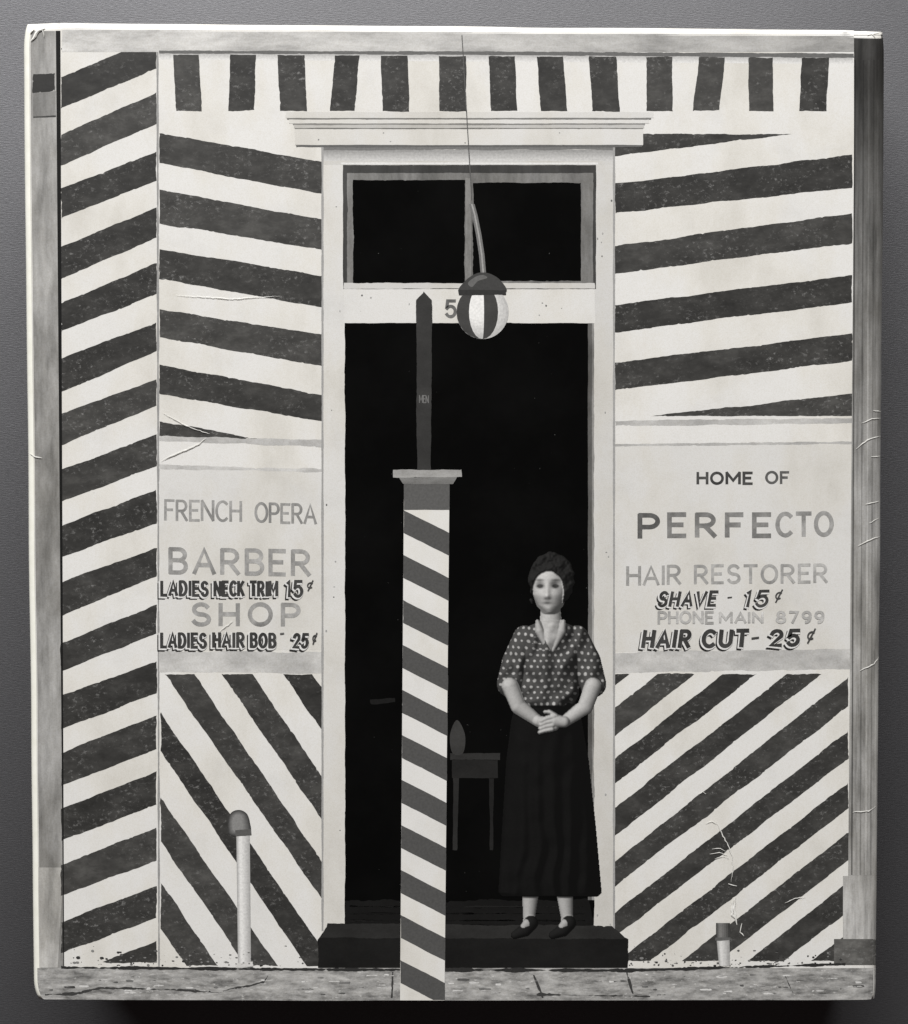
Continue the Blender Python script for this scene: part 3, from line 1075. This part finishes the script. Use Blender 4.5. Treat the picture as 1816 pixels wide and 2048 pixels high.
at.data.foreach_set('color', buf.ravel())
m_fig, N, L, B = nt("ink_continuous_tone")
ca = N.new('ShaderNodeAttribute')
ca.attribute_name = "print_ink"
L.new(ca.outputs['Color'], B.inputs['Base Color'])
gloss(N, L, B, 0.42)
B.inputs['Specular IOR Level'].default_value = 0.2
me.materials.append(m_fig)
me.update()
o = bpy.data.objects.new("printed_person", me)
COL.objects.link(o)
o.parent = jacket
o['label'] = "printed woman in a plain grey blouse and long dark skirt"

LAYER[0] = 80
# ---- lamp
pr = Print()
pipe = [(943, 408), (949, 430), (957, 470), (963, 510), (966, 545)]
pr.poly([(923, 70), (924.6, 70), (944.6, 400), (942.6, 400)], ink(0.10))
pr.poly([(x_ - 5, y_) for x_, y_ in pipe] + [(x_ + 6, y_) for x_, y_ in reversed(pipe)], ink(0.16))
pr.poly([(x_ - 1, y_) for x_, y_ in pipe] + [(x_ + 2, y_) for x_, y_ in reversed(pipe)], ink(0.34))
blend(pr, ell(965, 624, 52, 54), ell(952, 610, 26, 30), 0.48, 0.80, 8)
for a, b in ((-1.0, -0.52), (0.06, 0.60)):
    q = []
    for k in range(13):
        th = -math.pi / 2 + math.pi * k / 12
        q.append((965 + 52 * a * math.cos(th), 624 + 54 * math.sin(th)))
    for k in range(12, -1, -1):
        th = -math.pi / 2 + math.pi * k / 12
        q.append((965 + 52 * b * math.cos(th), 624 + 54 * math.sin(th)))
    pr.poly(q[:-1], ink(0.05, 'grime'))
pr.poly(smooth([(918, 584), (930, 562), (950, 548), (966, 545), (984, 549), (1002, 562), (1012, 584), (966, 590)]), ink(0.05))
pr.poly(smooth([(936, 566), (950, 554), (966, 550), (974, 556), (956, 562), (944, 574)]), ink(0.13))
pr.poly(wobble([(916, 580), (1014, 580), (1012, 590), (918, 590)], 0.5), ink(0.03))
pr.build("printed_lamp", jacket, "round printed lamp globe with dark segments on a bent pipe")

LAYER[0] = 100
# ---- striped post
pr = Print()
pr.poly([(808, 966), (899, 966), (889, 2002), (800, 2002)], ink(0.74, 'wall'))
c = 1020.0
pr.poly(wobble([(808, 968), (899, 968), (899, 1020), (808, 1020)], 0.3), ink(0.105))
while c < 2010:
    xl_ = 808 - (c - 966) * 0.0077
    xr_ = 899 - (c - 966) * 0.0097
    q = clip([(xl_, c), (xr_, c + 46), (xr_, c + 92), (xl_, c + 46)], 700, 1000, 1000, 2000)
    if len(q) > 2:
        pr.poly(wobble(q, 0.35), ink(0.085))
    c += 90.0
pr.poly(wobble([(786, 940), (924, 939), (924, 954), (786, 955)], 0.7), ink(0.40, 'beam'))
pr.poly(wobble([(798, 955), (914, 954), (906, 968), (806, 968)], 0.5), ink(0.24, 'beam'))
pr.poly(wobble([(834, 940), (832, 600), (848, 582), (864, 600), (862, 940)], 0.6), ink(0.035, 'grime'))
lettering(pr, "MEN", 838, 790, 858, 806, ink(0.16), 1.8)
pr.build("printed_post", jacket, "square printed post with slanting grey and white bands")

LAYER[0] = 125
# ---- worn creases in the jacket: raised ridges of bared paper
m_crease, N, L, B = nt("crease_paper")
v = tex_coord(N, L)
L.new(ramp(N, L, noise(N, L, v, 900.0, 4.0, 0.6), [(0.3, (0.62, 0.61, 0.57)), (0.7, (0.84, 0.83, 0.79))]), B.inputs['Base Color'])
B.inputs['Roughness'].default_value = 0.35


def crease(pts, width, height, parent=jacket):
    LAYER[0] += 1
    vs2, fs = [], []
    pp = []
    for (a, b) in zip(pts[:-1], pts[1:]):
        k = max(1, int(math.hypot(b[0] - a[0], b[1] - a[1]) / 5))
        for j in range(k):
            t = j / k
            pp.append((a[0] + (b[0] - a[0]) * t + random.uniform(-0.8, 0.8), a[1] + (b[1] - a[1]) * t + random.uniform(-0.8, 0.8)))
    pp.append(pts[-1])
    n = len(pp)
    for i, (x_, y_) in enumerate(pp):
        a, b = pp[max(0, i - 1)], pp[min(n - 1, i + 1)]
        ln = math.hypot(b[0] - a[0], b[1] - a[1]) or 1
        ox, oy = -(b[1] - a[1]) / ln, (b[0] - a[0]) / ln
        taper = math.sin(math.pi * (i + 0.3) / (n - 0.4)) ** 0.6 * random.uniform(0.6, 1.2)
        w_ = width * 0.5 * taper
        lo = LAYER[0] * LIFT
        vs2 += [on_cover(x_ - ox * w_, y_ - oy * w_, lo), on_cover(x_, y_, lo + height * taper), on_cover(x_ + ox * w_, y_ + oy * w_, lo)]
    for i in range(n - 1):
        for k in (0, 1):
            p = i * 3 + k
            fs.append((p, p + 1, p + 4, p + 3))
    return vs2, fs


CR = [([(1432, 1640), (1446, 1672), (1456, 1690), (1464, 1712), (1466, 1742), (1462, 1764)], 2.2),
      ([(1424, 1698), (1440, 1697), (1452, 1703)], 1.5), ([(1420, 1708), (1438, 1705), (1455, 1711)], 1.7),
      ([(1430, 1718), (1446, 1713), (1458, 1717)], 1.3), ([(1396, 1588), (1406, 1584), (1412, 1588)], 1.6),
      ([(1412, 1648), (1424, 1642), (1434, 1648)], 1.4), ([(1456, 1768), (1474, 1772)], 2.2),
      ([(1471, 1794), (1468, 1818), (1474, 1850)], 4.0), ([(1484, 1846), (1480, 1864), (1488, 1872)], 2.6),
      ([(1466, 1800), (1464, 1830), (1472, 1838)], 5.0),
      ([(322, 922), (352, 908), (380, 896), (398, 888), (412, 876)], 3.0), ([(326, 826), (372, 852), (420, 868)], 2.0),
      ([(440, 1262), (456, 1250), (466, 1242)], 1.8), ([(350, 590), (460, 598), (560, 592)], 1.6),
      ([(56, 905), (68, 913), (84, 916)], 3.0),
      ([(1712, 898), (1734, 880), (1762, 872)], 2.6), ([(1716, 1092), (1740, 1080), (1762, 1072)], 2.6),
      ([(1732, 1008), (1758, 1002)], 2.4), ([(1722, 846), (1744, 838), (1764, 836)], 1.8),
      ([(1720, 1342), (1748, 1328), (1760, 1312)], 2.4), ([(1742, 914), (1760, 912)], 2.2), ([(1738, 1046), (1758, 1036)], 1.6),
      ([(1706, 1624), (1738, 1622), (1752, 1612)], 2.4), ([(1746, 820), (1764, 824)], 1.8),
      ([(62, 82), (76, 62), (90, 56)], 6.0), ([(60, 66), (68, 58)], 4.0), ([(84, 58), (88, 74)], 2.6),
      ([(1736, 70), (1748, 66), (1762, 64)], 4.0), ([(1738, 62), (1750, 74)], 2.0), ([(1570, 1806), (1590, 1796), (1610, 1794)], 1.6)]
for pts, w_ in CR:
    a_, f_ = crease(pts, w_, 0.00003 + 0.000008 * w_ + (0.0001 if pts[0][1] < 95 else 0))
    me = bpy.data.meshes.new("crease")
    me.from_pydata([tuple(p) for p in a_], [], f_)
    me.materials.append(m_crease)
    o = bpy.data.objects.new("crease", me)
    COL.objects.link(o)
    o.parent = jacket
